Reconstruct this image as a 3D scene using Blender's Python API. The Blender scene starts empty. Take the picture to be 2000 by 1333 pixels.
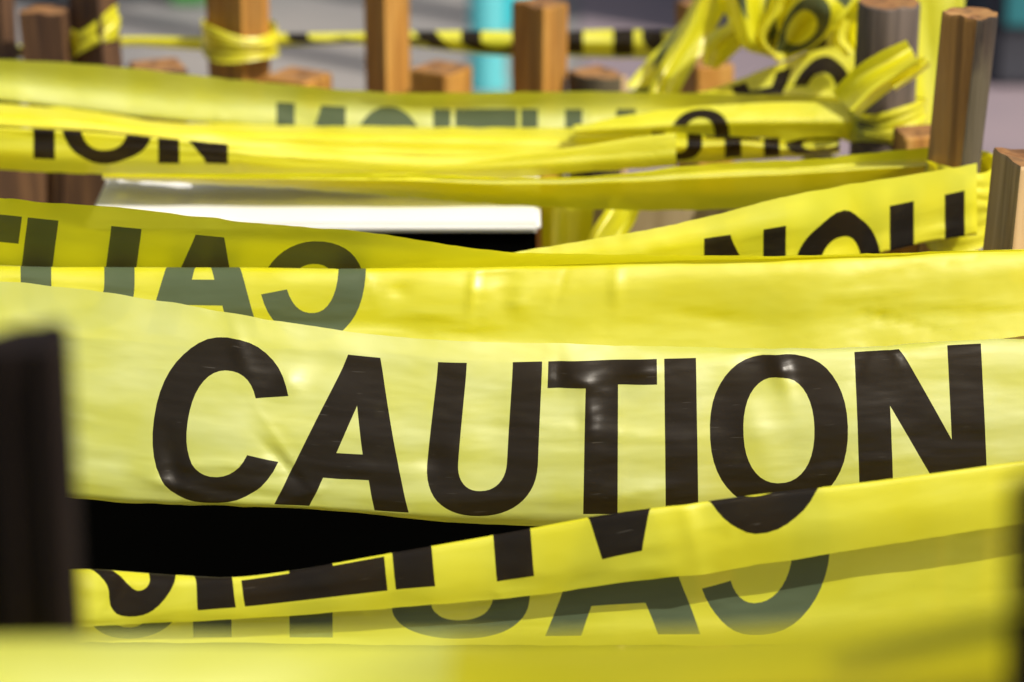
import bpy, bmesh, math, random
import numpy as np
from mathutils import Vector
from mathutils.geometry import delaunay_2d_cdt
from math import radians as R, sin, cos, pi

random.seed(7); RNG = np.random.RandomState(11)
scene = bpy.context.scene
COL = scene.collection

# ------------------------------------------------------------------ camera
CAM_H, PITCH, FOC = 0.80, R(20), 100.0
cam_d = bpy.data.cameras.new('camera'); cam = bpy.data.objects.new('camera', cam_d); COL.objects.link(cam)
cam.location = (0, 0, CAM_H); cam.rotation_euler = (R(90) - PITCH, 0, 0)
cam_d.lens = FOC; cam_d.sensor_width = 36; cam_d.clip_start = 0.02; cam_d.clip_end = 500
cam_d.dof.use_dof = True; cam_d.dof.focus_distance = 1.155; cam_d.dof.aperture_fstop = 7.6
scene.camera = cam

# ------------------------------------------------------------------ light
SUN = Vector((0.66, -0.48, 1.05)).normalized()           # towards the sun: high, right, a little behind the camera
w = bpy.data.worlds.new('World'); scene.world = w; w.use_nodes = True
nt = w.node_tree; bg = nt.nodes['Background']
sky = nt.nodes.new('ShaderNodeTexSky'); sky.sky_type = 'NISHITA'; sky.sun_disc = False
sky.sun_elevation = math.asin(SUN.z); sky.sun_rotation = math.atan2(SUN.x, SUN.y)
sky.air_density = 1.0; sky.dust_density = 4.0
nt.links.new(sky.outputs[0], bg.inputs[0]); bg.inputs[1].default_value = 0.10
sun_d = bpy.data.lights.new('sun', 'SUN'); sun = bpy.data.objects.new('sun', sun_d); COL.objects.link(sun)
sun_d.energy = 4.6; sun_d.angle = R(0.5); sun_d.color = (1, 0.97, 0.92)
sun.rotation_euler = SUN.to_track_quat('Z', 'Y').to_euler()
scene.view_settings.view_transform = 'Standard'; scene.view_settings.look = 'None'
scene.view_settings.gamma = 1; scene.view_settings.exposure = 0.29
try:
    scene.cycles.use_denoising = True
    scene.cycles.max_bounces = 12; scene.cycles.transmission_bounces = 10; scene.cycles.transparent_max_bounces = 12
    scene.cycles.diffuse_bounces = 6
except Exception: pass

# ------------------------------------------------------------------ measuring helpers
FW = Vector((0, cos(PITCH), -sin(PITCH))); UP = Vector((0, sin(PITCH), cos(PITCH)))
def P(px, py, Y):
    """world point on the vertical plane y=Y seen at photo pixel (px,py)"""
    x = (px - 1000) / 2000 * 36 / FOC; y = (666.5 - py) / 2000 * 36 / FOC
    d = FW + UP * y + Vector((1, 0, 0)) * x
    return Vector((0, 0, CAM_H)) + d * (Y / d.y)
def Pn(x, y, Y):
    x = (x - 1000) / 2000 * 36 / FOC; y = (666.5 - y) / 2000 * 36 / FOC
    dy = cos(PITCH) + y * sin(PITCH); dz = -sin(PITCH) + y * cos(PITCH)
    t = Y / dy
    return np.stack([x * t, Y, CAM_H + dz * t], -1)

# ------------------------------------------------------------------ materials
def newmat(name):
    m = bpy.data.materials.new(name); m.use_nodes = True; t = m.node_tree; t.nodes.clear()
    return m, t, t.nodes.new('ShaderNodeOutputMaterial')
def N(t, kind, **kw):
    n = t.nodes.new(kind)
    for k, v in kw.items():
        if isinstance(k, str) and k.startswith('i_'): n.inputs[int(k[2:])].default_value = v
        else: setattr(n, k, v)
    return n
def noise_tex(t, scale, vec=None, detail=4, rough=.5, stretch=None, coord='Object'):
    tc = N(t, 'ShaderNodeTexCoord'); src = tc.outputs[coord]
    if stretch:
        mp = N(t, 'ShaderNodeMapping'); mp.inputs['Scale'].default_value = stretch
        t.links.new(src, mp.inputs[0]); src = mp.outputs[0]
    n = N(t, 'ShaderNodeTexNoise'); n.inputs['Scale'].default_value = scale
    n.inputs['Detail'].default_value = detail; n.inputs['Roughness'].default_value = rough
    t.links.new(src, n.inputs['Vector']); return n
def ramp(t, fac, stops):
    r = N(t, 'ShaderNodeValToRGB'); e = r.color_ramp.elements
    while len(e) < len(stops): e.new(.5)
    for k, (p, c) in enumerate(stops): e[k].position = p; e[k].color = (*c, 1)
    t.links.new(fac, r.inputs[0]); return r

def film_material(name, ink=False, dcol=(.83, .80, .010), f0=.075):
    """thin yellow polythene; the ink is printed on one face and shows grey-green through the film from the other"""
    m, t, out = newmat(name); L = t.links.new
    uv = N(t, 'ShaderNodeUVMap'); uv.uv_map = 'UVMap'
    def uvnoise(scale, stretch, detail=3):
        mp = N(t, 'ShaderNodeMapping'); mp.inputs['Scale'].default_value = stretch; L(uv.outputs[0], mp.inputs[0])
        n = N(t, 'ShaderNodeTexNoise'); n.inputs['Scale'].default_value = scale; n.inputs['Detail'].default_value = detail
        L(mp.outputs[0], n.inputs['Vector']); return n
    n1 = uvnoise(.012, (.45, 1.5, 1), 2)       # soft dents, uv is in photo-pixel units (0.217 mm)
    n2 = uvnoise(.05, (.35, 1.5, 1), 4)      # drawn lengthwise ripples
    n3 = uvnoise(.9, (1, 1, 1), 2)           # micro grain
    b1 = N(t, 'ShaderNodeBump'); b1.inputs['Strength'].default_value = .22 if not ink else .40; b1.inputs['Distance'].default_value = .0035
    b2 = N(t, 'ShaderNodeBump'); b2.inputs['Strength'].default_value = .10; b2.inputs['Distance'].default_value = .0007
    b3 = N(t, 'ShaderNodeBump'); b3.inputs['Strength'].default_value = .10; b3.inputs['Distance'].default_value = .0002
    L(n1.outputs[0], b1.inputs['Height']); L(n2.outputs[0], b2.inputs['Height']); L(n3.outputs[0], b3.inputs['Height'])
    L(b1.outputs[0], b2.inputs['Normal']); L(b2.outputs[0], b3.inputs['Normal'])
    nrm = b3.outputs[0]
    gl = N(t, 'ShaderNodeBsdfGlossy'); gl.inputs['Roughness'].default_value = .31 if ink else .42; gl.inputs['Color'].default_value = (1, .95, .86, 1)
    L(nrm, gl.inputs['Normal'])
    lw = N(t, 'ShaderNodeLayerWeight'); lw.inputs['Blend'].default_value = .5; L(nrm, lw.inputs['Normal'])
    pw = N(t, 'ShaderNodeMath'); pw.operation = 'POWER'; L(lw.outputs['Facing'], pw.inputs[0]); pw.inputs[1].default_value = 4.5
    fr = N(t, 'ShaderNodeMath'); fr.operation = 'MULTIPLY_ADD'; L(pw.outputs[0], fr.inputs[0]); fr.inputs[1].default_value = .45; fr.inputs[2].default_value = f0 if not ink else .016
    dif = N(t, 'ShaderNodeBsdfDiffuse'); tra = N(t, 'ShaderNodeBsdfTranslucent')
    L(b1.outputs[0], dif.inputs['Normal'])
    mx = N(t, 'ShaderNodeMixShader')
    if not ink:
        c = ramp(t, n1.outputs[0], [(.35, (.93, .83, .008)), (.65, (.95, .85, .012))])
        L(c.outputs[0], tra.inputs['Color'])
        # cloudy stress-whitening and handling dust of used film
        n7 = uvnoise(.0075, (.7, 1.3, 1), 4); v7 = N(t, 'ShaderNodeTexVoronoi'); v7.inputs['Scale'].default_value = .016; L(uv.outputs[0], v7.inputs['Vector'])
        clr = ramp(t, n7.outputs[0], [(.36, (dcol[0], dcol[1] * .985, dcol[2] * .65)), (.66, (min(.9, dcol[0] * 1.02), min(.9, dcol[1] * 1.04), dcol[2] * 1.45 + .004))])
        spk = ramp(t, v7.outputs['Distance'], [(.012, (.45, .38, .25)), (.028, (1, 1, 1))])
        n8 = uvnoise(.16, (.05, 1, 1), 3); stk = ramp(t, n8.outputs[0], [(.26, (.97, .965, .93)), (.42, (1, 1, 1))])
        src = clr.outputs[0]
        for rr in (spk, stk):
            mm = N(t, 'ShaderNodeMix'); mm.data_type = 'RGBA'; mm.blend_type = 'MULTIPLY'; mm.inputs[0].default_value = 1
            L(src, mm.inputs[6]); L(rr.outputs[0], mm.inputs[7]); src = mm.outputs[2]
        L(src, dif.inputs['Color'])
        rg = ramp(t, n7.outputs[0], [(.35, (.36, .36, .36)), (.65, (.5, .5, .5))]); L(rg.outputs[0], gl.inputs['Roughness'])
        mx.inputs[0].default_value = .50
        L(dif.outputs[0], mx.inputs[1]); L(tra.outputs[0], mx.inputs[2])
        tp = N(t, 'ShaderNodeBsdfTransparent'); tp.inputs['Color'].default_value = (.95, .88, .10, 1)
        m2 = N(t, 'ShaderNodeMixShader'); m2.inputs[0].default_value = .08
        L(mx.outputs[0], m2.inputs[1]); L(tp.outputs[0], m2.inputs[2]); body = m2.outputs[0]
    else:
        geo = N(t, 'ShaderNodeNewGeometry')
        v = N(t, 'ShaderNodeTexVoronoi'); v.inputs['Scale'].default_value = .045; L(uv.outputs[0], v.inputs['Vector'])
        sp = ramp(t, v.outputs['Distance'], [(0.0, (.35, .30, .22)), (.035, (.010, .007, .005))])
        gn = uvnoise(1.3, (1, 1, 1), 1); gr = ramp(t, gn.outputs[0], [(.45, (0, 0, 0)), (.8, (.014, .013, .010))])
        nz = uvnoise(.02, (1, 1, 1), 3)
        wear = ramp(t, nz.outputs[0], [(.55, (.006, .0045, .003)), (.75, (.014, .011, .006))])
        mc = N(t, 'ShaderNodeMix'); mc.data_type = 'RGBA'; mc.blend_type = 'LIGHTEN'; mc.inputs[0].default_value = .25
        L(wear.outputs[0], mc.inputs[6]); L(sp.outputs[0], mc.inputs[7])
        sc1 = uvnoise(.11, (.16, 2.2, 1), 2); scr = ramp(t, sc1.outputs[0], [(.70, (0, 0, 0)), (.74, (.045, .04, .03))])
        ad0 = N(t, 'ShaderNodeMix'); ad0.data_type = 'RGBA'; ad0.blend_type = 'ADD'; ad0.inputs[0].default_value = 1; L(mc.outputs[2], ad0.inputs[6]); L(scr.outputs[0], ad0.inputs[7]); mc = ad0
        ad = N(t, 'ShaderNodeMix'); ad.data_type = 'RGBA'; ad.blend_type = 'ADD'; ad.inputs[0].default_value = 1; L(mc.outputs[2], ad.inputs[6]); L(gr.outputs[0], ad.inputs[7])
        mb = N(t, 'ShaderNodeMix'); mb.data_type = 'RGBA'; L(geo.outputs['Backfacing'], mb.inputs[0])
        L(ad.outputs[2], mb.inputs[6]); mb.inputs[7].default_value = (.095, .125, .062, 1)
        L(mb.outputs[2], dif.inputs['Color'])
        tra.inputs['Color'].default_value = (.13, .08, .005, 1)
        mx.inputs[0].default_value = .35
        L(dif.outputs[0], mx.inputs[1]); L(tra.outputs[0], mx.inputs[2]); body = mx.outputs[0]
    fin = N(t, 'ShaderNodeMixShader'); L(fr.outputs[0], fin.inputs[0]); L(body, fin.inputs[1]); L(gl.outputs[0], fin.inputs[2])
    L(fin.outputs[0], out.inputs[0]); return m
FILM = film_material('yellow polythene film'); FILM_SHEEN = film_material('yellow film with painted sky sheen', False, (.70, .735, .135), .10); INK = film_material('black print on film', True)  # second film is a paler copy with sky sheen put into its colour

def wood_material(name, lo, mid, hi, scale=60, bump=.0006, rough=.7, blotch=None):
    m, t, out = newmat(name); L = t.links.new
    p = N(t, 'ShaderNodeBsdfPrincipled'); p.inputs['Roughness'].default_value = rough
    n = noise_tex(t, scale, stretch=(1, 1, .09), detail=6, rough=.65); n.inputs['Distortion'].default_value = .6
    c = ramp(t, n.outputs[0], [(.3, lo), (.5, mid), (.7, hi)])
    n2 = noise_tex(t, 9, stretch=(1, 1, .35), detail=4)
    mc = N(t, 'ShaderNodeMix'); mc.data_type = 'RGBA'; mc.blend_type = 'MULTIPLY'
    r2 = ramp(t, n2.outputs[0], [(.35, (.55, .5, .45)), (.6, (1, 1, 1))]); mc.inputs[0].default_value = .8
    L(c.outputs[0], mc.inputs[6]); L(r2.outputs[0], mc.inputs[7]); src = mc.outputs[2]
    n5 = noise_tex(t, scale * 1.7, stretch=(1, 1, .035), detail=3, rough=.4); cr = ramp(t, n5.outputs[0], [(.36, (.22, .18, .15)), (.43, (1, 1, 1))])
    n6 = noise_tex(t, 38, stretch=(1, 1, .55), detail=2); kn = ramp(t, n6.outputs[0], [(.24, (.3, .22, .16)), (.31, (1, 1, 1))])
    for rr in (cr, kn):
        m5 = N(t, 'ShaderNodeMix'); m5.data_type = 'RGBA'; m5.blend_type = 'MULTIPLY'; m5.inputs[0].default_value = .5
        L(src, m5.inputs[6]); L(rr.outputs[0], m5.inputs[7]); src = m5.outputs[2]
    if blotch:
        n4 = noise_tex(t, 30, stretch=(1, 1, .4), detail=5); f = ramp(t, n4.outputs[0], [(.5, (0, 0, 0)), (.62, (1, 1, 1))])
        m4 = N(t, 'ShaderNodeMix'); m4.data_type = 'RGBA'; L(f.outputs[0], m4.inputs[0]); L(src, m4.inputs[6])
        m4.inputs[7].default_value = (*blotch, 1); src = m4.outputs[2]
    L(src, p.inputs['Base Color'])
    b = N(t, 'ShaderNodeBump'); b.inputs['Distance'].default_value = bump; b.inputs['Strength'].default_value = .8
    L(n.outputs[0], b.inputs['Height']); L(b.outputs[0], p.inputs['Normal']); L(p.outputs[0], out.inputs[0]); return m
W_SPLIT = wood_material('split orange wood', (.26, .09, .012), (.58, .27, .035), (.72, .41, .09))
W_SPLITD = wood_material('brightened split wood', (.30, .12, .025), (.62, .32, .075), (.78, .48, .17), 70, .001)  # colour raised to make up for the split face lying in shade
W_PALE = wood_material('pale split wood', (.42, .24, .10), (.62, .42, .20), (.72, .52, .30))
W_BROWN = wood_material('brown weathered wood', (.04, .018, .008), (.12, .055, .02), (.22, .11, .04))
W_BARK = wood_material('grey bark', (.018, .010, .005), (.055, .034, .018), (.14, .09, .045), 90, .0022, .95, (.085, .065, .032))
W_BARKL = wood_material('light grey bark', (.04, .03, .022), (.14, .105, .08), (.26, .21, .17), 70, .0015, .85)
W_END = wood_material('saw cut end', (.22, .09, .02), (.34, .16, .04), (.44, .24, .07))
W_DARK = wood_material('dark stained wood', (.006, .0035, .003), (.012, .007, .005), (.02, .012, .008), rough=.95)

def flat(name, col, rough=.6, nscale=None, lo=None, stretch=None, bump=0, metallic=0):
    m, t, out = newmat(name); p = N(t, 'ShaderNodeBsdfPrincipled'); p.inputs['Roughness'].default_value = rough
    p.inputs['Metallic'].default_value = metallic
    p.inputs['Base Color'].default_value = (*col, 1)
    if nscale:
        n = noise_tex(t, nscale, detail=6, stretch=stretch); c = ramp(t, n.outputs[0], [(.35, lo or tuple(x * .7 for x in col)), (.65, col)])
        t.links.new(c.outputs[0], p.inputs['Base Color'])
        if bump:
            b = N(t, 'ShaderNodeBump'); b.inputs['Distance'].default_value = bump
            t.links.new(n.outputs[0], b.inputs['Height']); t.links.new(b.outputs[0], p.inputs['Normal'])
    t.links.new(p.outputs[0], out.inputs[0]); return m

# ------------------------------------------------------------------ object helpers
def tag(o, label=None, cat=None, group=None, kind=None):
    if label: o['label'] = label
    if cat: o['category'] = cat
    if group: o['group'] = group
    if kind: o['kind'] = kind
    return o
def link_mesh(name, verts, faces, mats, midx=None, parent=None, smooth=True, uvs=None):
    me = bpy.data.meshes.new(name); me.from_pydata([tuple(v) for v in verts], [], faces)
    for m in mats: me.materials.append(m)
    if midx is not None: me.polygons.foreach_set('material_index', midx)
    me.polygons.foreach_set('use_smooth', [smooth] * len(me.polygons))
    if uvs is not None:
        l = me.uv_layers.new(name='UVMap'); vi = np.empty(len(me.loops), dtype=np.int32); me.loops.foreach_get('vertex_index', vi)
        l.data.foreach_set('uv', np.asarray(uvs, dtype=np.float32)[vi].ravel())
    me.update(); o = bpy.data.objects.new(name, me); COL.objects.link(o)
    if parent: o.parent = parent
    return o
def empty(name, loc=(0, 0, 0)):
    o = bpy.data.objects.new(name, None); o.location = loc; o.empty_display_size = .02; COL.objects.link(o); return o

# ------------------------------------------------------------------ the lettering: CAUTION, cut into the film's mesh
TW = 350.0          # tape width in units; 1 unit = 0.217 mm
V0, V1 = .06, .91   # baseline and cap line
CAPH = (V1 - V0) * TW
def arc(cx, cy, rx, ry, a0, a1, n, p=2.25):
    out = []
    for k in range(n + 1):
        a = R(a0 + (a1 - a0) * k / n); c, s = cos(a), sin(a)
        q = 2 / p
        out.append((cx + rx * math.copysign(abs(c) ** q, c), cy + ry * math.copysign(abs(s) ** q, s)))
    return out
def letters():
    H = CAPH; G = {}
    ho = H / 2
    # C
    cx = 410
    G['C'] = [arc(cx, ho, 130, ho + 4, 22, 338, 40) + arc(cx + 2, ho, 66, ho - 50, 330, 30, 32)]
    last = G['C'][0]
    # flatten C terminals
    G['A'] = [[(535, 0), (603, 0), (622, 62), (712, 62), (731, 0), (798, 0), (700, H), (634, H)],
              [(641, 112), (667, 205), (693, 112)]]
    r = 111; cu = 936
    G['U'] = [[(825, H), (825, 95)] + arc(cu, 100, r, 104, 182, 358, 26) + [(1047, 95), (1047, H), (985, H), (985, 100)]
              + arc(cu, 102, 49, 56, 358, 182, 20) + [(887, 100), (887, H)]]
    G['T'] = [[(1139, 0), (1206, 0), (1206, H - 51), (1285, H - 51), (1285, H), (1060, H), (1060, H - 51), (1139, H - 51)]]
    G['I'] = [[(1300, 0), (1364, 0), (1364, H), (1300, H)]]
    G['O'] = [arc(1525, ho, 136, ho + 4, 0, 352, 46), arc(1525, ho, 70, ho - 46, 0, 350, 38)]
    G['N'] = [[(1680, 0), (1746, 0), (1746, 182), (1846, 0), (1930, 0), (1930, H), (1864, H), (1864, 112), (1768, H), (1680, H)]]
    return G
GLYPHS = letters()
def densify(poly, step=9):
    out = []
    for a, b in zip(poly, poly[1:] + poly[:1]):
        d = math.hypot(b[0] - a[0], b[1] - a[1]); n = max(1, int(round(d / step)))
        for k in range(n): out.append((a[0] + (b[0] - a[0]) * k / n, a[1] + (b[1] - a[1]) * k / n))
    return out
def inside(pts, poly):
    x, y = pts[:, 0], pts[:, 1]; r = np.zeros(len(pts), bool)
    for (x0, y0), (x1, y1) in zip(poly, poly[1:] + poly[:1]):
        if y0 == y1: continue
        c = ((y0 > y) != (y1 > y)) & (x < (x1 - x0) * (y - y0) / (y1 - y0) + x0); r ^= c
    return r
def vnoise(x, y, seed):
    rs = np.random.RandomState(seed); tab = rs.rand(64, 64) * 2 - 1
    xi = np.floor(x).astype(int); yi = np.floor(y).astype(int); fx = x - xi; fy = y - yi
    fx = fx * fx * fx * (fx * (6 * fx - 15) + 10); fy = fy * fy * fy * (fy * (6 * fy - 15) + 10)
    g = lambda a, b: tab[a % 64, b % 64]
    return (g(xi, yi) * (1 - fx) + g(xi + 1, yi) * fx) * (1 - fy) + (g(xi, yi + 1) * (1 - fx) + g(xi + 1, yi + 1) * fx) * fy
def cubic(us, ys, q):
    us = np.asarray(us, float); ys = np.asarray(ys, float)
    if us[0] > us[-1]: us = us[::-1]; ys = ys[::-1]
    d = np.diff(ys, axis=0) / np.diff(us)[:, None]
    m = np.zeros_like(ys); m[0] = d[0]; m[-1] = d[-1]
    h = np.diff(us)
    for k in range(1, len(us) - 1):
        for c in range(ys.shape[1]):
            a, b = d[k - 1][c], d[k][c]
            m[k, c] = (a * h[k] + b * h[k - 1]) / (h[k] + h[k - 1])
    i = np.clip(np.searchsorted(us, q) - 1, 0, len(us) - 2); H = h[i]; t = (q - us[i]) / H
    t = t[:, None]; H = H[:, None]
    return ys[i] * (2 * t ** 3 - 3 * t ** 2 + 1) + m[i] * H * (t ** 3 - 2 * t ** 2 + t) + ys[i + 1] * (-2 * t ** 3 + 3 * t ** 2) + m[i + 1] * H * (t ** 3 - t ** 2)

def tape(name, label, vs, rails, u=None, umap=None, words=(0,), soft=.05, wrinkle=.0008, step=14, vstep=11, seed=1,
         dents=(), edge=.8, only='CAUTION', film=None, group=None, parent=None, cat='caution tape'):
    """vs: positions across the tape (0..1) of each rail; rails: per rail the stations (x,y,Y).  u: text coordinate per station."""
    rails = [np.array(r, float) for r in rails]; n = len(rails[0])
    if u is None:
        u0, k = umap; mid = rails[0][:, :2]
        s = np.concatenate([[0], np.cumsum(np.hypot(*np.diff(mid, axis=0).T))]); u = u0 + k * s
    u = np.array(u, float); lo, hi = u.min(), u.max(); vlo, vhi = min(vs) * TW, max(vs) * TW
    pts, edges, polys = [], [], []
    for w0 in words:
        for g in (GLYPHS[c] for c in only):
            for poly in g:
                pl = [(x + w0, V0 * TW + y) for x, y in poly]
                if max(p[0] for p in pl) < lo + 9 or min(p[0] for p in pl) > hi - 9: continue
                if max(p[1] for p in pl) < vlo + 9 or min(p[1] for p in pl) > vhi - 9: continue
                pl = [(min(max(x, lo + .7), hi - .7), min(max(y, vlo + .7), vhi - .7)) for x, y in densify(pl)]
                pl = [p for k, p in enumerate(pl) if math.dist(p, pl[k - 1]) > .3]
                b = len(pts); pts += pl; polys.append(pl)
                edges += [(b + k, b + (k + 1) % len(pl)) for k in range(len(pl))]
    lp = np.array(pts) if pts else np.zeros((0, 2))
    nu = max(2, int((hi - lo) / step)); nv = max(2, int((vhi - vlo) / vstep))
    gu, gv = np.meshgrid(np.linspace(lo, hi, nu + 1), np.linspace(vlo, vhi, nv + 1)); gp = np.stack([gu.ravel(), gv.ravel()], -1)
    border = (gp[:, 0] <= lo + .01) | (gp[:, 0] >= hi - .01) | (gp[:, 1] <= vlo + .01) | (gp[:, 1] >= vhi - .01)
    if len(lp):
        keep = np.ones(len(gp), bool)
        for k in range(0, len(gp), 2000):
            d = np.min((gp[k:k + 2000, None, 0] - lp[None, :, 0]) ** 2 + (gp[k:k + 2000, None, 1] - lp[None, :, 1]) ** 2, axis=1)
            keep[k:k + 2000] = d > 22
        gp = gp[keep | border]
    allp = [Vector(p) for p in pts] + [Vector(p) for p in gp.tolist()]
    vo, _, fo, *_ = delaunay_2d_cdt(allp, edges, [], 0, 1e-4)
    V = np.array([(p.x, p.y) for p in vo]); F = np.array([f[:3] for f in fo], int)
    # consistent winding (u x v)
    a, b, c = V[F[:, 0]], V[F[:, 1]], V[F[:, 2]]
    ar = (b[:, 0] - a[:, 0]) * (c[:, 1] - a[:, 1]) - (b[:, 1] - a[:, 1]) * (c[:, 0] - a[:, 0])
    F[ar < 0] = F[ar < 0][:, ::-1]; F = F[np.abs(ar) > 1e-6]
    cen = (V[F[:, 0]] + V[F[:, 1]] + V[F[:, 2]]) / 3; ink = np.zeros(len(F), bool)
    for pl in polys: ink ^= inside(cen, pl)
    q, vv = V[:, 0], V[:, 1] / TW
    W = []
    for r in rails:
        e = cubic(u, r, q); W.append(Pn(e[:, 0], e[:, 1], e[:, 2]))
    W = np.array(W); o = np.argsort(vs); vs_s = np.array(vs, float)[o]; W = W[o]
    def plin(v):
        v = np.clip(v, vs_s[0], vs_s[-1]); i = np.clip(np.searchsorted(vs_s, v) - 1, 0, len(vs_s) - 2)
        t = ((v - vs_s[i]) / (vs_s[i + 1] - vs_s[i]))[:, None]; ar_ = np.arange(len(v))
        return W[i, ar_] * (1 - t) + W[i + 1, ar_] * t
    # rounded folds; keep the outer edges where they are
    ks = 9; off = np.linspace(-1, 1, ks); wt = 1 - np.abs(off) * .6; wt /= wt.sum()
    room = np.minimum(vv - vs_s[0], vs_s[-1] - vv).clip(0); sw = np.minimum(soft, room)
    X = sum(wt[k] * plin(vv + off[k] * sw) for k in range(ks))
    # creases and slack of the film
    n1 = vnoise(q / 210, vv * 1.7, seed) * .9 + vnoise(q / 110, vv * 2.4 + 5, seed + 1) * .22
    n2 = vnoise(q / 420, vv * 5, seed + 3) * .55 + vnoise(q / 600 + 9, vv * 13, seed + 4) * .22
    Yoff = (n1 + n2) * wrinkle
    rs = np.random.RandomState(seed + 50)
    for k in range(int(5 + (hi - lo) / 130)):          # sharp creases drawn out along the tape, a few across it
        cu, cv, ln = rs.uniform(lo, hi), rs.uniform(0, 1) * TW, rs.uniform(60, 260); sl = rs.uniform(-.16, .16); a0 = rs.uniform(-1, 1) * .0011; wd = rs.uniform(3.5, 9)
        if rs.rand() < .3: ln = rs.uniform(18, 50); sl = rs.uniform(-2.5, 2.5)
        du_ = q - cu; rr = (vv * TW - cv - sl * du_) / math.hypot(1, sl)
        Yoff = Yoff + a0 * np.exp(-np.abs(rr) / wd) * np.exp(-(du_ * math.hypot(1, sl) / ln) ** 2)
    for (du, dv, su, sv, amp, rot) in dents:
        a_ = q - du; b_ = vv * TW - dv * TW; ca, sa = cos(R(rot)), sin(R(rot)); p_ = (a_ * ca + b_ * sa) / su; r_ = (-a_ * sa + b_ * ca) / sv
        Yoff = Yoff + amp * np.exp(-(p_ ** 2) - np.abs(r_) ** 1.3)
    X[:, 1] += Yoff
    ez = np.exp(-((vv - vs_s[0]) / .04) ** 2) + np.exp(-((vs_s[-1] - vv) / .04) ** 2)
    X[:, 2] += (vnoise(q / 60, vv * 0 + 1.5, seed + 5) * .5 + vnoise(q / 25, vv * 0 + 2.5, seed + 6) * .25) * .0009 * ez * edge
    o = link_mesh(name, X, F.tolist(), [film or FILM, INK], ink.astype(np.int32), parent, True, V)
    tag(o, label, cat if parent is None else None, group)
    return o
def rail(xs, ys, Y):
    Y = Y if hasattr(Y, '__len__') else [Y] * len(xs)
    return list(zip(xs, ys, Y))

# ------------------------------------------------------------------ setting: ground
def slab(name, x0, x1, y0, y1, z, mat, kind='structure', h=0):
    o = link_mesh(name, [(x0, y0, z), (x1, y0, z), (x1, y1, z), (x0, y1, z)], [(0, 1, 2, 3)], [mat], smooth=False); tag(o, kind=kind); return o
M_PAVE = flat('grey pavement', (.22, .195, .17), .85, 2.2, (.125, .12, .115), bump=.002)
M_PINK = flat('pinkish paving', (.21, .155, .16), .85, 4, (.17, .13, .14), bump=.002)
M_SOIL = flat('dark damp soil', (.020, .014, .010), .95, 60, (.008, .006, .005), bump=.01)
M_ASPH = flat('dark asphalt', (.07, .07, .075), .9, 30)
slab('ground', -60, 60, -20, 120, 0.0, M_PAVE)
slab('paving_band', .08, 3.2, 1.90, 30, .004, M_PINK)
slab('soil_bed', -.75, .75, .45, 1.74, .008, M_SOIL)
slab('road', -60, 60, 4.3, 14, .004, M_ASPH) if False else None

# ------------------------------------------------------------------ wooden stakes
def cross(kind, r, rot):
    """outline of the stake as (x,y,is_bark); y negative faces the camera before rotation"""
    out = []
    if kind == 'round':
        for k in range(28):
            a = 2 * pi * k / 28; rr = r * (1 + .03 * sin(3 * a + 1) + .02 * sin(7 * a)); out.append((rr * cos(a), rr * sin(a), 1))
    elif kind == 'chord':      # round pole split down one side
        for k in range(24): a = R(-90 + 50 + 260 * k / 23); out.append((r * cos(a) * (1 + .02 * sin(4 * a)), r * sin(a), 1))
        for k in range(1, 8): a0 = (r * cos(R(220)), r * sin(R(220))); a1 = (r * cos(R(-40)), r * sin(R(-40))); out.append((a0[0] + (a1[0] - a0[0]) * k / 8, a0[1] + .008 * r * sin(k * 2), 0))
    elif kind == 'half':       # round bark back, one split face
        for k in range(19):
            a = pi * k / 18; out.append((r * cos(a), r * sin(a) * .95 - r * .2, 1))
        for k in range(1, 9): x = -r + 2 * r * k / 9; out.append((x, -r * .2 - .06 * r * sin(k * 1.7), 0))
    elif kind == 'wedge':      # quarter log: two split faces meeting towards the front
        pts = [(-.9, .5), (.12, -.72), (1, .2)]
        for (a, b) in ((pts[0], pts[1]), (pts[1], pts[2])):
            for k in range(7): out.append((r * (a[0] + (b[0] - a[0]) * k / 7) * (1), r * (a[1] + (b[1] - a[1]) * k / 7) + r * .012 * sin(k * 2.3), 0))
        for k in range(9): t = k / 9; out.append((r * (1 - 2 * t), r * (.2 + .3 * t) + r * .6 * sin(pi * t), 1))
    elif kind == 'square':
        c = .82 * r; b = .12 * r
        for sx, sy in ((-1, -1), (1, -1), (1, 1), (-1, 1)):
            for k in range(3):
                a = {(-1, -1): 180, (1, -1): 270, (1, 1): 0, (-1, 1): 90}[(sx, sy)] + k * 45
                out.append((sx * (c - b) + b * cos(R(a)), sy * (c - b) + b * sin(R(a)), 0))
    ca, sa = cos(R(rot)), sin(R(rot))
    return [(x * ca - y * sa, x * sa + y * ca, f) for x, y, f in out]
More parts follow.
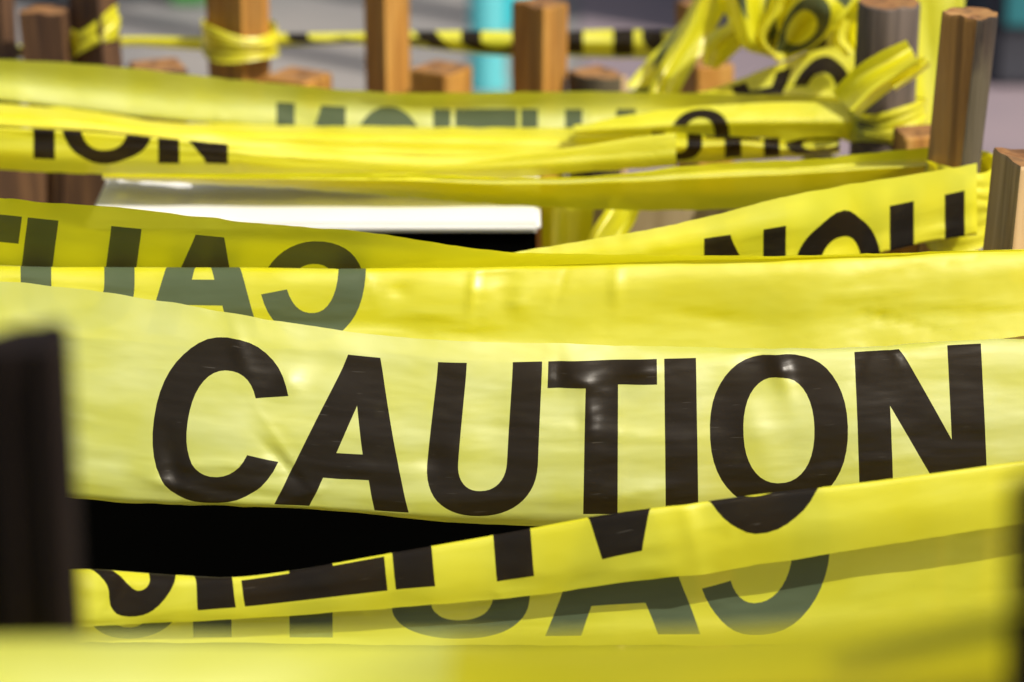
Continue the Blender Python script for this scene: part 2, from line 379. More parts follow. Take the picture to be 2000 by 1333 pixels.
def stake(label, top, low, Y, r, kind='wedge', rot=0, face=None, bark=None, cap=None, slant=0.0, seed=0, group='wooden stakes of the fence', zb=-.02):
    face = face or W_SPLIT; bark = bark or W_BARK; cap = cap or W_END
    a = P(*top, Y); b = P(*low, Y); d = (a - b).normalized()
    L = (a.z - zb) / d.z; rs = random.Random(seed + 100)
    cs = cross(kind, r, rot); n = len(cs); rows = 26; verts = []; ph = [rs.uniform(0, 6) for _ in range(6)]
    for k in range(rows + 1):
        t = k / rows; c = a - d * L * (1 - t)
        f = 1 + .02 * sin(t * 9 + ph[0]) + .018 * sin(t * 23 + ph[1])
        if k == rows: f *= .965
        if k == rows - 1: c = a - d * .0015; 
        for i, (x, y, fl) in enumerate(cs):
            jit = 1 + .008 * sin(i * 2.9 + ph[2] + t * 3) + .006 * sin(i * 5.1 + t * 17 + ph[3])
            p = c + Vector((x * f * jit, y * f * jit, 0))
            if k >= rows - 1: p.z += slant * x + .0003 * sin(i * 1.3 + ph[4]) + .0003 * sin(i * 4.7)
            verts.append(p)
    faces, mi = [], []
    for k in range(rows):
        for i in range(n):
            j = (i + 1) % n; faces.append((k * n + i, k * n + j, (k + 1) * n + j, (k + 1) * n + i)); mi.append(1 if cs[i][2] and cs[j][2] else 0)
    m = len(verts); cc = sum((Vector(v) for v in verts[-n:]), Vector()) / n; verts.append(cc + Vector((0, 0, -.0008)))
    for i in range(n): faces.append((rows * n + i, rows * n + (i + 1) % n, m)); mi.append(2)
    base = Vector((a - d * L)); verts = [Vector(v) - base for v in verts]
    o = link_mesh('wooden_stake', verts, faces, [face, bark, cap], mi, smooth=False); o.location = base
    me = o.data
    for p in me.polygons: p.use_smooth = p.material_index == 1
    tag(o, label, 'wooden stake', group); return o

# back row, left to right
stake('dark stake cut off by the left border of the photo', (-8, -20), (0, 110), 1.60, .011, 'wedge', 20, W_BROWN, seed=1)
stake('short dark brown stake second from the left in the back row', (95, 22), (104, 115), 1.58, .0165, 'wedge', 35, W_BROWN, seed=2)
stake('narrow brown stake with tape knotted round it at upper left', (178, -30), (192, 120), 1.58, .014, 'wedge', 15, W_BROWN, seed=3)
stake('thick orange stake with yellow tape wrapped round its middle', (460, -40), (466, 160), 1.62, .0185, 'wedge', 8, seed=4)
stake('tall orange stake left of the turquoise pole', (750, -40), (754, 170), 1.62, .0145, 'wedge', -6, seed=5)
stake('orange stake with notched face just right of the turquoise pole', (1053, 8), (1052, 170), 1.60, .0165, 'wedge', 2, seed=6)
stake('low reddish stake behind the second gap at the upper left', (308, 128), (308, 160), 1.60, .018, 'square', 20, W_BROWN, seed=7)
stake('low orange stake top right of the wrapped stake', (583, 146), (584, 175), 1.60, .0175, 'square', -30, seed=8)
stake('low orange stake top between tall stake and turquoise pole', (862, 132), (862, 175), 1.60, .0165, 'square', -35, seed=9)
stake('low pale stake top right of the notched stake', (1172, 138), (1172, 175), 1.60, .0185, 'wedge', 170, W_PALE, seed=10)
stake('low orange stake behind the hanging tape strip', (1385, 120), (1385, 170), 1.60, .014, 'square', 15, seed=11)
stake('orange stake partly hidden by the top of the hanging strip', (1352, 5), (1352, 60), 1.64, .009, 'square', 35, seed=12)
stake('low orange block between the two bark posts', (1795, 256), (1795, 300), 1.36, .0125, 'square', 10, seed=13)
# right side posts
stake('thin bark stake behind the tape bow', (1610, 15), (1606, 110), 1.50, .0085, 'round', 0, W_BARKL, W_BARKL, seed=14)
stake('round light grey bark post behind the frayed tape end', (1737, 4), (1722, 270), 1.40, .0155, 'round', 0, W_BARKL, W_BARKL, seed=15)
stake('tallest post with dark bark and orange split face at right', (1895, 26), (1862, 330), 1.27, .0122, 'chord', -44, W_SPLITD, W_BARK, seed=16)
stake('pale split stake at the right border', (2000, 312), (1984, 470), 1.17, .0185, 'wedge', -25, W_PALE, W_BROWN, seed=17, slant=-.1)
stake('low brown stake behind the printed tape at far left', (35, 300), (35, 400), 1.53, .018, 'square', 15, W_BROWN, seed=18)
stake('low brown stake left of the white topped box', (112, 300), (112, 400), 1.53, .018, 'wedge', 15, W_BROWN, seed=19)
stake('low brown stake touching the corner of the white topped box', (190, 300), (186, 400), 1.53, .018, 'square', -15, W_BROWN, seed=20)
# front posts
stake('large dark out of focus stake in the left foreground', (14, 676), (38, 1100), .555, .0155, 'half', -32, W_DARK, W_DARK, W_DARK, slant=.3, seed=21, group='dark stakes in the foreground')
stake('dark out of focus stake at the lower right border', (2140, 960), (2125, 1300), .455, .0145, 'half', -30, W_DARK, W_DARK, W_DARK, seed=22, group='dark stakes in the foreground')

# ------------------------------------------------------------------ box with white lid
def box(name, p0, p1, mat, parent, bev=.002):
    bm = bmesh.new(); bmesh.ops.create_cube(bm, size=1)
    for v in bm.verts: v.co = Vector(((p0[0] + p1[0]) / 2 + v.co.x * (p1[0] - p0[0]), (p0[1] + p1[1]) / 2 + v.co.y * (p1[1] - p0[1]), (p0[2] + p1[2]) / 2 + v.co.z * (p1[2] - p0[2])))
    bmesh.ops.bevel(bm, geom=bm.edges[:], offset=bev, segments=2, affect='EDGES')
    me = bpy.data.meshes.new(name); bm.to_mesh(me); bm.free(); me.materials.append(mat)
    o = bpy.data.objects.new(name, me); COL.objects.link(o)
    if parent: o.parent = parent
    return o
M_WHITE = flat('white painted lid', (.70, .69, .66), .45, 12, (.64, .63, .60))
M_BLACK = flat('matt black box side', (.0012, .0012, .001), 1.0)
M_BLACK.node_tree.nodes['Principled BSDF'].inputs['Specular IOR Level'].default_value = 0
W_DARK.node_tree.nodes['Principled BSDF'].inputs['Specular IOR Level'].default_value = .15
fr = P(1052, 437, 1.315); fl = P(165, 432, 1.315); zt = fr.z
bx = empty('equipment_box', ((fr.x + fl.x) / 2, 1.36, 0)); tag(bx, 'black box with a sunlit white lid among the tapes', 'box')
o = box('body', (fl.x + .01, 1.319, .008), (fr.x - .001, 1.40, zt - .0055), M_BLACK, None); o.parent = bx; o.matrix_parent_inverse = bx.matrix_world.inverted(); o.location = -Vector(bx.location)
o = box('dark_filler', (fl.x - .045, 1.312, .008), (fr.x + .02, 1.398, P(0, 640, 1.31).z), M_BLACK, None); o.parent = bx; o.location = -Vector(bx.location)  # wide black block added to keep the gap under the tapes dark
o = box('lid', (fl.x, 1.315, zt - .005), (fr.x + .001, 1.415, zt), M_WHITE, None); o.parent = bx; o.location = -Vector(bx.location)

# beige board behind, and wood chips
pl = box('wooden_plank', (P(1150, 430, 1.45).x, 1.45, .24), (P(1700, 430, 1.45).x, 1.47, P(1300, 398, 1.45).z), wood_material('beige board', (.30, .22, .10), (.42, .32, .17), (.50, .39, .22)), None)
tag(pl, 'beige board lying behind the sagging middle tapes', 'board')
lg = box('wooden_rail', (P(1690, 480, 1.285).x, 1.285, P(1700, 560, 1.285).z), (P(1915, 480, 1.285).x, 1.305, P(1700, 474, 1.285).z), W_SPLIT, None, .003)
tag(lg, 'orange wooden rail end below the upside down letters at right', 'wooden rail')

# hidden laths added above the lid only to shade its rear half
def lath(label, a, b, wd, th, mat):
    a, b = Vector(a), Vector(b); d = (b - a).normalized(); n = Vector((-d.y, d.x, 0)) * wd / 2; u = Vector((0, 0, th)); V = []
    for k in range(13):
        c = a + (b - a) * k / 12 + Vector((0, .0015 * sin(k * 1.9), .0006 * sin(k * 2.7))); w_ = 1 + .16 * sin(k * 2.3)
        V += [c - n * w_, c + n * w_, c + n * w_ + u, c - n * w_ + u]
    F = [(0, 3, 2, 1), (48, 49, 50, 51)] + [(4 * k + i, 4 * k + (i + 1) % 4, 4 * k + 4 + (i + 1) % 4, 4 * k + 4 + i) for k in range(12) for i in range(4)]
    o = link_mesh('shade_lath', V, F, [mat], smooth=False); tag(o, label, 'wooden lath'); return o
lath('long added shade lath hidden above the rear of the white lid', (P(405, 300, 1.37).x, 1.361, zt + .0125), (P(1010, 300, 1.36).x, 1.368, zt + .0115), .030, .002, W_BROWN)
lath('short added shade lath hidden above the left rear corner of the white lid', (P(215, 300, 1.37).x, 1.374, zt + .012), (P(395, 300, 1.36).x, 1.358, zt + .0125), .018, .002, W_BROWN)
# ------------------------------------------------------------------ tapes
# 1 the sharp tape in the middle
us = [-900, -300, 0, 300, 455, 667, 870, 1050, 1280, 1520, 1700, 1900, 2100, 2700]
sh = [45, 45, 45, 45, 45, 46, 27, 12, -2, -8, -12, -14, -14, -14]
xt = [a + b for a, b in zip(us, sh)]
yM = 1.068
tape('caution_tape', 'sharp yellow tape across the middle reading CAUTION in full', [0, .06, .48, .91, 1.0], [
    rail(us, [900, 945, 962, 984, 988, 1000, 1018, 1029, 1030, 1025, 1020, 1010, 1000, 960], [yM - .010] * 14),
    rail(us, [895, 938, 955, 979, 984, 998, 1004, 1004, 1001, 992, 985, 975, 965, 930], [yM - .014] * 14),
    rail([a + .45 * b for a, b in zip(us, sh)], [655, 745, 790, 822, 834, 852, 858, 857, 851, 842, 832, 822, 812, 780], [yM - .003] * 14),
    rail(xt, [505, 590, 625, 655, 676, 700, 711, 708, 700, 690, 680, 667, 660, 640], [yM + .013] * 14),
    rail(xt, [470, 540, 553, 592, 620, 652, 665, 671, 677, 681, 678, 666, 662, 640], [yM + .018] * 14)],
    u=us, words=(0,), soft=.10, film=FILM_SHEEN, wrinkle=.0010, step=8, vstep=8, seed=3,
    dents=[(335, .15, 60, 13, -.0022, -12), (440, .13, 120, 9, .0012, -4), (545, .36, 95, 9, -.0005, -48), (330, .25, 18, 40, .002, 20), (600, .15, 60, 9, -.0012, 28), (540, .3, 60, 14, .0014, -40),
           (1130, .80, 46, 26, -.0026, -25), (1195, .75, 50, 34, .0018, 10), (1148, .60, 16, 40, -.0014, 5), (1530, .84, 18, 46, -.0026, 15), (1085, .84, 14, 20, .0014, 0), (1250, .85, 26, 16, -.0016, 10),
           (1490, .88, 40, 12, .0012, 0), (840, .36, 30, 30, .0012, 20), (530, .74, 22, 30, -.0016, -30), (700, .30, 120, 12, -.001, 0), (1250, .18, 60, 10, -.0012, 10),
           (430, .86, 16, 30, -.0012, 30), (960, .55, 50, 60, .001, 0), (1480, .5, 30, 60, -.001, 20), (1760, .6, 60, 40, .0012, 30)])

# 2 mirrored tape directly behind
us = [-1900, -1150, -650, -350, 0, 280, 540, 798, 825, 1047, 1285, 1900]
xl = [2300, 1800, 1480, 1220, 940, 715, 503, 285, 262, 40, -140, -600]
y2 = 1.138
tape('caution_tape', 'tape just behind the sharp one showing CAUT in reverse', [0, .16, .38, .47, .60, .91, 1.0], [
    rail(xl, [610, 680, 705, 710, 705, 690, 682, 672, 670, 655, 640, 600], [y2 - .020] * 12),
    rail(xl, [562, 614, 634, 641, 640, 630, 625, 619, 618, 608, 595, 566], [y2 - .013] * 12),
    rail(xl, [496, 523, 537, 545, 552, 550, 548, 548, 548, 543, 535, 519], [y2 - .008] * 12),
    rail(xl, [470, 487, 498, 507, 516, 518, 517, 519, 519, 517, 510, 500], [y2 - .002] * 12),
    rail(xl, [500, 530, 545, 552, 560, 562, 560, 556, 555, 535, 520, 510], [y2 + .018] * 12),
    rail([x + 14 for x in xl], [485, 500, 505, 505, 500, 480, 470, 452, 450, 426, 405, 370], [y2 - .001] * 12),
    rail([x + 14 for x in xl], [480, 494, 498, 497, 490, 456, 437, 415, 413, 393, 375, 340], [y2 - .005] * 12)],
    u=us, words=(0,), soft=.035, wrinkle=.0014, step=10, vstep=8, seed=21,
    dents=[(20, .36, 10, 34, -.0014, 10), (-60, .33, 34, 30, .0013, 0), (-90, .28, 26, 12, -.0012, 0), (-330, .35, 14, 30, -.0010, 0),
           (120, .22, 60, 6, -.0010, 0), (200, .33, 26, 10, .0014, 0), (60, .12, 300, 12, .001, 2), (-30, .4, 90, 8, .0015, 0)])

# 3 folded front tape, print upside down
us = [-1100, -550, -90, 280, 400, 540, 667, 825, 1047, 1285, 1400, 1560, 1800, 2100]
xf = [3000, 2450, 1990, 1622, 1490, 1362, 1205, 1035, 765, 470, 340, 230, 90, -60]
y3 = .992
tape('caution_tape', 'folded tape sloping up to the right in front with upside down letters', [0, .30, .66, .74, .91, 1.0], [
    rail(xf, [1150, 1190, 1225, 1252, 1256, 1258, 1260, 1260, 1258, 1256, 1255, 1255, 1255, 1255], [y3 - .001] * 14),
    rail(xf, [960, 1010, 1068, 1120, 1140, 1152, 1160, 1176, 1192, 1205, 1208, 1210, 1214, 1216], [y3 + .004] * 14),
    rail(xf, [812, 875, 932, 984, 1000, 1014, 1030, 1058, 1100, 1128, 1117, 1109, 1105, 1104], [y3 + .006] * 14),
    rail([x + d for x, d in zip(xf, [0] * 10 + [10, 28, 40, 40])], [770, 835, 893, 940, 956, 972, 990, 1022, 1072, 1124, 1134, 1140, 1148, 1152], [y3] * 14),
    rail([x + 8 for x in xf], [840, 900, 956, 1020, 1031, 1052, 1083, 1130, 1154, 1188, 1198, 1206, 1214, 1220], [y3 - .005] * 14),
    rail([x + 14 for x in xf], [900, 960, 1021, 1081, 1101, 1120, 1138, 1164, 1187, 1210, 1216, 1222, 1227, 1230], [y3 - .005] * 14)],
    u=us, words=(0,), only='CAUTIO', soft=.045, wrinkle=.0011, step=10, vstep=8, seed=33,
    dents=[(560, .8, 14, 60, -.0008, 10), (850, .93, 40, 10, .001, 0), (-100, .85, 90, 12, .001, 6), (1150, .84, 160, 8, -.0008, 0)])

# 4 tape rising to the tall post at right
us = [3200, 2600, 1930, 1680, 1525, 1390, 1300, 1173, 1095]
x4 = [760, 1040, 1375, 1535, 1645, 1720, 1785, 1865, 1908]
Y4 = [1.18, 1.18, 1.19, 1.20, 1.215, 1.225, 1.235, 1.245, 1.25]
tape('caution_tape', 'tape rising to the tall bark post with upside down letters NOIT', [0, .06, .40, .80, 1.0], [
    rail(x4, [520, 487, 424, 385, 363, 352, 341, 327, 318], Y4),
    rail(x4, [540, 512, 470, 447, 428, 414, 400, 383, 372], [y - .003 for y in Y4]),
    rail(x4, [610, 590, 560, 535, 520, 500, 485, 470, 465], [y - .002 for y in Y4]),
    rail(x4, [530, 497, 434, 395, 373, 362, 351, 337, 330], [y + .006 for y in Y4]),
    rail(x4, [570, 530, 480, 440, 420, 405, 395, 380, 365], [y + .008 for y in Y4])],
    u=us, words=(0,), soft=.04, wrinkle=.0008, seed=44)

# 5 big double tape in the back
x5 = [-400, 0, 200, 500, 720, 1000, 1250, 1500, 1770]
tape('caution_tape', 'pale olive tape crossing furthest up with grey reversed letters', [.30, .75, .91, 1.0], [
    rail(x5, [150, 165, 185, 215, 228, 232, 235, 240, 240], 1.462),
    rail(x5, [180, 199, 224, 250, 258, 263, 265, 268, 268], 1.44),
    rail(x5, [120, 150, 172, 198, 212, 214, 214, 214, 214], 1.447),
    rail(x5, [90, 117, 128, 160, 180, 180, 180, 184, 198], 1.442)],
    u=[1930 - (x - 540) * 1.85 for x in x5], words=(0,), soft=.05, film=FILM_SHEEN, wrinkle=.0010, seed=55)
x5 = [1120, 1310, 1425, 1600, 1768, 1800]
tape('caution_tape', 'bright yellow tape end tied to the light bark post', [0, .30, .52, .9], [
    rail(x5, [246, 214, 205, 200, 196, 194], 1.405),
    rail(x5, [256, 246, 240, 238, 230, 228], 1.395),
    rail(x5, [262, 270, 272, 274, 272, 262], 1.40),
    rail(x5, [254, 238, 235, 230, 225, 220], 1.415)],
    u=[540 + (1310 - x) * 2.26 for x in x5], words=(0,), only='C', soft=.04, wrinkle=.0010, seed=56)
# 6 dim tape below it
x6 = [-350, 0, 150, 300, 500, 800, 1000, 1200, 1330]
tape('caution_tape', 'dull gold tape sagging between the two upper tapes', [0.2, .5, .8, 1.0], [
    rail(x6, [215, 225, 240, 255, 275, 282, 285, 272, 255], 1.44),
    rail(x6, [240, 250, 256, 268, 296, 310, 314, 300, 262], 1.405),
    rail(x6, [200, 225, 235, 252, 262, 266, 270, 266, 254], 1.41),
    rail(x6, [180, 203, 214, 236, 244, 248, 250, 250, 245], 1.432)],
    u=[700 + x * 1.7 for x in x6], words=(), soft=.06, wrinkle=.0012, seed=66)
# 7 printed ION tape
x7 = [-500, -200, 0, 65, 200, 335, 445, 700, 900, 1105, 1280, 1320]
u7 = [400, 900, 1215, 1300, 1525, 1720, 1930, 2330, 2650, 2980, 3270, 3340]
tape('caution_tape', 'tape showing the lower halves of the letters ION at upper left', [0, .06, .42, .62, .9], [
    rail(x7, [300, 322, 333, 337, 343, 348, 352, 363, 358, 340, 326, 322], 1.335),
    rail(x7, [285, 300, 306, 308, 316, 316, 318, 335, 332, 320, 308, 304], 1.332),
    rail(x7, [210, 238, 247, 250, 258, 268, 280, 300, 306, 288, 262, 258], 1.335),
    rail(x7, [240, 262, 272, 275, 283, 293, 300, 320, 322, 305, 275, 272], 1.345),
    rail(x7, [220, 245, 255, 258, 266, 276, 288, 306, 312, 294, 268, 264], 1.36)],
    u=u7, words=(0,), soft=.04, wrinkle=.0011, seed=77)
# 8 twisted dark golden tape behind the rising one
x8 = [200, 600, 800, 1000, 1200, 1350, 1600, 1825, 1870]
tape('caution_tape', 'golden tape pulled tight to the tall post above the rising tape', [0, .30, .62, .9], [
    rail(x8, [350, 372, 388, 402, 410, 412, 395, 350, 345], 1.295),
    rail(x8, [345, 350, 352, 358, 352, 346, 335, 322, 320], 1.275),
    rail(x8, [348, 352, 352, 354, 346, 340, 330, 315, 313], 1.292),
    rail(x8, [340, 340, 340, 348, 340, 323, 309, 287, 284], 1.29)],
    u=[1525 - (x - 1540) * 1.9 for x in x8], words=(), soft=.05, wrinkle=.0012, seed=88)
# 9 short printed piece, right of the pale tape
x9 = [1270, 1340, 1440, 1540, 1640]
tape('caution_tape', 'short crumpled tape with dark print below the bright tape end', [0, .3, .6, .9], [
    rail(x9, [315, 318, 314, 308, 300], 1.37), rail(x9, [285, 285, 280, 290, 285], 1.355),
    rail(x9, [262, 268, 276, 280, 275], 1.37), rail(x9, [256, 262, 268, 272, 270], 1.365)],
    u=[820, 980, 1190, 1400, 1600], words=(0,), soft=.05, wrinkle=.002, seed=99)
# 10 printed tape climbing to the upper right
x10 = [1150, 1240, 1400, 1520, 1600, 1662, 1700]
tape('caution_tape', 'tape climbing to the tape bow with a large black letter arc', [0, .08, .5, .95], [
    rail(x10, [215, 203, 172, 125, 97, 82, 76], 1.46), rail(x10, [222, 212, 182, 145, 122, 116, 112], 1.457),
    rail(x10, [240, 228, 208, 200, 196, 190, 185], 1.45), rail(x10, [225, 215, 200, 175, 160, 150, 145], 1.465)],
    u=[540 + (1545 - x) * 2.17 for x in x10], words=(0,), only='CA', soft=.05, wrinkle=.0012, seed=101)

# bottom blurred tape
xb = [-900, -300, 300, 900, 1400, 1800, 2100, 2700]
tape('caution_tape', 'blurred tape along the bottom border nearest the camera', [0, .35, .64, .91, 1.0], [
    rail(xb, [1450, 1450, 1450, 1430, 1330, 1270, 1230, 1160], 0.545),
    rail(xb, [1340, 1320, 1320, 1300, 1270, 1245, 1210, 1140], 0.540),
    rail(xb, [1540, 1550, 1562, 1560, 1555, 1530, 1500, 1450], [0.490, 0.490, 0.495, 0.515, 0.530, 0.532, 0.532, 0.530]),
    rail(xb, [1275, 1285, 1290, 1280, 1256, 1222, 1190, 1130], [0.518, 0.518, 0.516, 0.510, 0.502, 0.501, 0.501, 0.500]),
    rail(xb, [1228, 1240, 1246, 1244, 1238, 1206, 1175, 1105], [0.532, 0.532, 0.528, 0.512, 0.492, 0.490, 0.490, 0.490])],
    u=[1332 + (x - 1545) / 2.9 for x in xb], words=(), film=FILM_SHEEN, soft=.06, wrinkle=.001, step=18, vstep=16, seed=111)

xb = [880, 955, 1400, 1800, 2100, 2900]
tape('caution_tape', 'golden blurred tape overlapping the right half of the bottom border', [0, .5, .91, 1.0], [
    rail(xb, [1300, 1310, 1310, 1285, 1250, 1160], .520),
    rail(xb, [1480, 1500, 1500, 1480, 1450, 1380], .545),
    rail(xb, [1270, 1275, 1268, 1240, 1205, 1120], .472),
    rail(xb, [1245, 1250, 1238, 1212, 1176, 1100], .452)],
    u=[1332 + (x - 1545) / 3.3 for x in xb], words=(), soft=.05, wrinkle=.0008, step=18, vstep=16, seed=112)

# back row strand, passing behind the stakes
xs = [-300, 0, 80, 150, 220, 410, 530, 720, 900, 1010, 1110, 1200, 1345]
tape('caution_tape', 'narrow twisted tape strung along the back row of stakes', [0, .3, .55, .85], [
    rail(xs, [120, 116, 112, 100, 92, 96, 92, 88, 102, 112, 110, 114, 116], 1.66),
    rail(xs, [110, 104, 100, 92, 84, 84, 80, 78, 82, 86, 84, 86, 88], 1.652),
    rail(xs, [95, 88, 86, 80, 73, 72, 66, 62, 60, 60, 60, 58, 60], 1.656),
    rail(xs, [105, 98, 95, 85, 78, 78, 72, 68, 70, 72, 70, 60, 62], 1.664)],
    u=[(x - 560) * 1.6 + 280 for x in xs], words=(-2400, 0), soft=.06, wrinkle=.0015, seed=121)

# ------------------------------------------------------------------ wraps, knots, loops, loose ends
def wrap(name, label, c, r0, z0, z1, seed=0, turns=1, squash=1.0, pt=None, tilt=0.0, cat='caution tape'):
    """film wound tightly round a stake at world point c (x,y)"""
    rs = random.Random(seed); nu, nv = 64, 18; V, F, UVs = [], [], []
    for i in range(nu * turns + 1):
        a = 2 * pi * i / nu
        for j in range(nv + 1):
            t = j / nv; r = r0 * (1 + .05 * i / nu) + .0012 * sin(t * 9 + 2.5 * sin(a * 1 + seed)) * .5 + .0006 * sin(t * 33 + 3 * sin(a + seed)) + .0003 * sin(t * 41 + a * 3)
            z = z0 + (z1 - z0) * t + .002 * sin(a * 2 + seed + t * 4) + tilt * cos(a) * r0
            V.append((c[0] + r * cos(a), c[1] + r * sin(a) * squash, z)); UVs.append((a * 70, t * 200))
    m = nv + 1
    for i in range(nu * turns):
        for j in range(nv): F.append((i * m + j, (i + 1) * m + j, (i + 1) * m + j + 1, i * m + j + 1))
    o = link_mesh(name, V, F, [FILM], None, None, True, UVs); tag(o, label, cat); return o
a = P(469, 105, 1.62); b = P(469, 52, 1.62)
wrap('tape_wrap', 'bunched yellow tape wound round the thick orange stake', (a.x, 1.622), .0200, a.z, b.z, 3, 2, tilt=-.1)
a = P(185, 92, 1.58); b = P(185, 38, 1.58)
wrap('tape_wrap', 'yellow tape knotted round the narrow brown stake at upper left', (a.x, 1.585), .0125, a.z, b.z, 5, 2, tilt=.5)
a = P(1866, 475, 1.27); b = P(1878, 318, 1.27)
wrap('tape_wrap', 'greenish tape wound round the tall bark post at right', (a.x + .001, 1.272), .0150, a.z, b.z, 9, 2, tilt=0)
a = P(1728, 268, 1.40); b = P(1728, 200, 1.40)
wrap('tape_wrap', 'yellow tape wound round the light grey bark post', (a.x + .001, 1.402), .0180, a.z, b.z, 12, 2, tilt=.1)

def strip(name, label, pts, width, seed=0, parent=None, twist=0, words=(), wrinkle=.0015, cat='caution tape', crease=0.25, u0=0.0):
    """loose strip: centre line pts (x,y,Y), width in photo pixels measured across it"""
    p = np.array(pts, float); tg = np.gradient(p[:, :2], axis=0); tg /= np.hypot(*tg.T)[:, None] + 1e-9; nn = np.stack([-tg[:, 1], tg[:, 0]], -1)
    wd = np.array(width if hasattr(width, '__len__') else [width] * len(p), float)
    vs = [0, .25, .5, .75, 1]; rails = []
    rs = random.Random(seed)
    for k, v in enumerate(vs):
        off = (v - .5) * wd; dep = [crease * .03 * (-1 if k == 3 else .4 if k == 1 else 0) + .004 * sin(seed + i * 1.3 + k * 1.1) for i in range(len(p))]
        rails.append([(p[i, 0] + nn[i, 0] * off[i], p[i, 1] + nn[i, 1] * off[i], p[i, 2] + dep[i]) for i in range(len(p))])
    return tape(name, label, vs, rails, umap=(u0, 1.8), words=words, soft=.07, wrinkle=wrinkle, step=14, vstep=20, seed=seed + 200, parent=parent, cat=cat)
strip('hanging_tape_strip', 'steep pale tape strip hanging left of the bow', [(1420, -60, 1.50), (1385, 10, 1.50), (1345, 90, 1.49), (1310, 150, 1.48), (1285, 205, 1.47)], [60, 66, 60, 56, 50], 1)
strip('hanging_tape_strip', 'printed strip half hidden beside the steep pale strip', [(1375, 20, 1.53), (1330, 90, 1.53), (1290, 140, 1.52), (1255, 190, 1.51)], [40, 60, 70, 80], 2, words=(-250, ), u0=0)
strip('hanging_tape_strip', 'wide translucent strip hanging between the two bark posts', [(1815, -80, 1.47), (1815, 60, 1.46), (1808, 180, 1.45), (1795, 300, 1.44)], [150, 130, 110, 100], 3)
strip('hanging_tape_strip', 'yellow strip hanging behind the white lid corner', [(1110, 380, 1.38), (1108, 430, 1.375), (1105, 520, 1.37)], [105, 100, 95], 4)
strip('hanging_tape_strip', 'pale curled strip end beside the hanging yellow strip', [(1225, 395, 1.34), (1210, 425, 1.335), (1185, 460, 1.33), (1150, 520, 1.32)], [60, 62, 60, 40], 5)
bow = empty('tape_bow', tuple(P(1560, 60, 1.47))); tag(bow, 'tangled bow of printed yellow tape between the stakes at upper right', 'tape bow')
loops = [([(1500, -60, 1.46), (1475, 0, 1.45), (1480, 55, 1.45), (1520, 100, 1.46)], [120, 110, 90, 40]),
         ([(1690, -50, 1.485), (1665, 20, 1.48), (1650, 80, 1.48), (1640, 140, 1.48)], [110, 100, 70, 40]),
         ([(1600, -70, 1.455), (1560, -15, 1.45), (1530, 40, 1.455), (1500, 75, 1.46), (1530, 112, 1.46)], [90, 100, 80, 50, 30]),
         ([(1640, -40, 1.45), (1600, 10, 1.44), (1560, 60, 1.45), (1520, 105, 1.46)], [90, 96, 80, 36]),
         ([(1450, -40, 1.49), (1480, 20, 1.48), (1510, 70, 1.47), (1525, 110, 1.47)], [60, 52, 40, 22]),
         ([(1530, -50, 1.50), (1500, 0, 1.49), (1470, 50, 1.48), (1430, 70, 1.47), (1400, 100, 1.47)], [40, 46, 40, 34, 44]),
         ([(1560, -60, 1.47), (1570, 0, 1.46), (1550, 60, 1.46), (1520, 110, 1.47)], [64, 70, 50, 26]),
         ([(1780, -40, 1.47), (1700, 10, 1.46), (1640, 30, 1.46), (1580, 20, 1.46)], [70, 66, 54, 40]),
         ([(1700, -60, 1.50), (1640, -10, 1.50), (1570, 20, 1.49), (1500, 90, 1.48)], [110, 100, 80, 40]),
         ([(1420, -40, 1.50), (1450, 20, 1.49), (1440, 60, 1.48), (1400, 95, 1.48), (1385, 130, 1.48)], [60, 70, 50, 60, 30]),
         ([(1660, 40, 1.44), (1650, 70, 1.44), (1665, 105, 1.44)], [40, 44, 30])]
for k, (pp, wd) in enumerate(loops):
    o = strip('loop', None, pp, wd, 20 + k, parent=None, words=(-300,) if k in (0, 1, 3) else (), u0=100 + 300 * k, crease=.35, wrinkle=.004)
    for key in ('category', 'label', 'group'):
        if key in o: del o[key]
    o.parent = bow; o.location = -Vector(bow.location)
strip('frayed_tape_end', 'bright frayed tape end sticking up beside the light bark post', [(1650, 205, 1.36), (1690, 165, 1.36), (1740, 130, 1.36), (1785, 105, 1.36)], [70, 76, 70, 60], 8, crease=.6)
strip('frayed_tape_end', 'small ragged tape tip right of the bright frayed end', [(1740, 165, 1.365), (1775, 140, 1.365), (1812, 118, 1.365)], [34, 36, 24], 9, crease=.6)

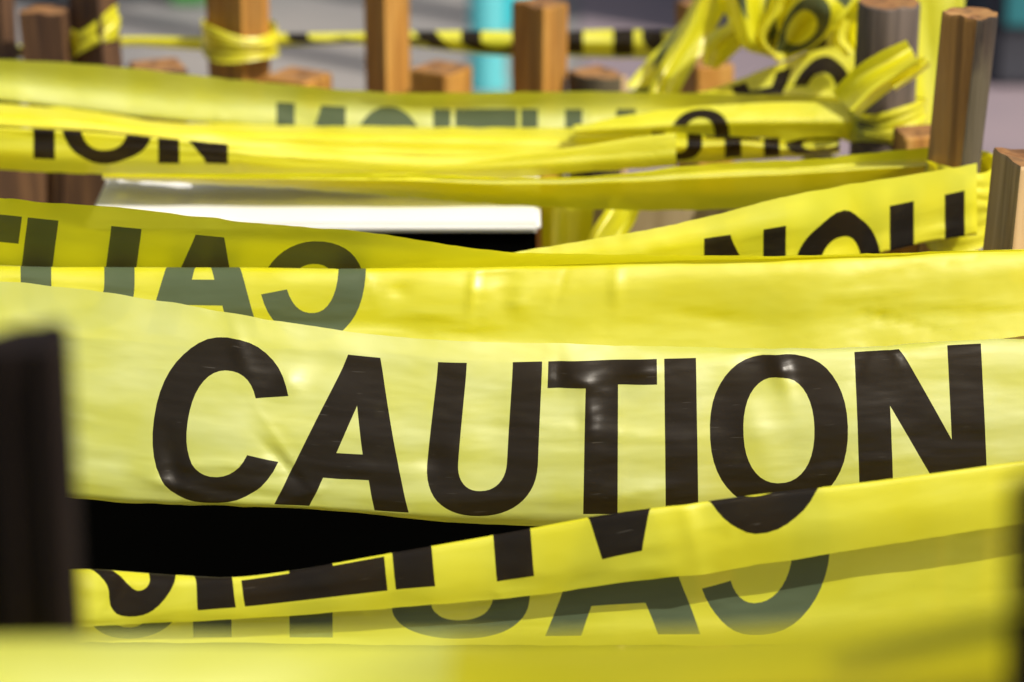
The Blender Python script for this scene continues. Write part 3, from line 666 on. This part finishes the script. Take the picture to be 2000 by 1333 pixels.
# ------------------------------------------------------------------ far things
M_TEAL = flat('turquoise painted metal', (.075, .36, .37), .4); M_TEALD = flat('teal painted metal', (.01, .42, .47), .4)
def cyl(name, p, r, z0, z1, mat, parent=None, seg=32):
    V = []; F = []
    prof = [(r * 1.15, z0), (r * 1.15, z0 + .006), (r, z0 + .01), (r, z1 - .004), (r * .94, z1)]
    for (rr, z) in prof:
        for k in range(seg): V.append((rr * cos(2 * pi * k / seg), rr * sin(2 * pi * k / seg), z))
    for j in range(len(prof) - 1):
        for k in range(seg): F.append((j * seg + k, j * seg + (k + 1) % seg, (j + 1) * seg + (k + 1) % seg, (j + 1) * seg + k))
    F.append(tuple((len(prof) - 1) * seg + k for k in range(seg)))
    o = link_mesh(name, V, F, [mat], None, parent); o.location = (p[0], p[1], 0); return o
def ground_at(px, py):
    a = P(px, py, 1.0); d = a - Vector((0, 0, CAM_H)); t = -CAM_H / d.z; return Vector((0, 0, CAM_H)) + d * t
g = ground_at(952, 172)
o = cyl('bollard', g, .0205, 0, 1.1, M_TEAL); tag(o, 'turquoise round pole standing on the pavement behind the back stakes', 'pole')
g2 = ground_at(1005, 48)
o = cyl('bollard', g2, .021, 0, 1.1, M_TEALD); tag(o, 'darker teal pole further back beside the turquoise one', 'pole')


gA = ground_at(1932, 178)
wl = box('low_wall', (gA.x, gA.y, 0), (gA.x + 1.6, gA.y + .5, .9), flat('dark slate grey wall', (.05, .05, .058), .8, 20), None, .01)
tag(wl, 'dark slate grey low wall end at the upper right border', 'wall')
pn = box('painted_panel', (gA.x + .012, gA.y - .006, P(1970, 50, gA.y).z), (gA.x + .5, gA.y + .002, .88), flat('teal painted panel', (.02, .16, .17), .5), None, .002); pn.parent = wl
pw = box('blocker', (.27, 3.49, 0), (1.1, 3.85, .85), flat('dark grey planter', (.09, .09, .10), .8, 20), None, .01)  # unseen block added to cast a shadow band across the pavement
tag(pw, 'unseen added planter just beyond the top border right of the pole', 'blocker')
gB = ground_at(330, 12); gC = ground_at(405, 12)
cr = box('crate', (gB.x, gB.y, 0), (gC.x, gB.y + .07, .25), flat('green plastic', (.03, .25, .03), .4), None, .005)
tag(cr, 'green plastic crate on the pavement at the top border', 'crate')
gB = ground_at(20, 8); gC = ground_at(290, 8)
cr = box('bench_base', (gB.x, gB.y, 0), (gC.x, gB.y + .3, .4), flat('dark blue grey concrete', (.05, .07, .09), .7, 20), None, .01)
tag(cr, 'dark blue grey bench base at the upper left border', 'bench base')
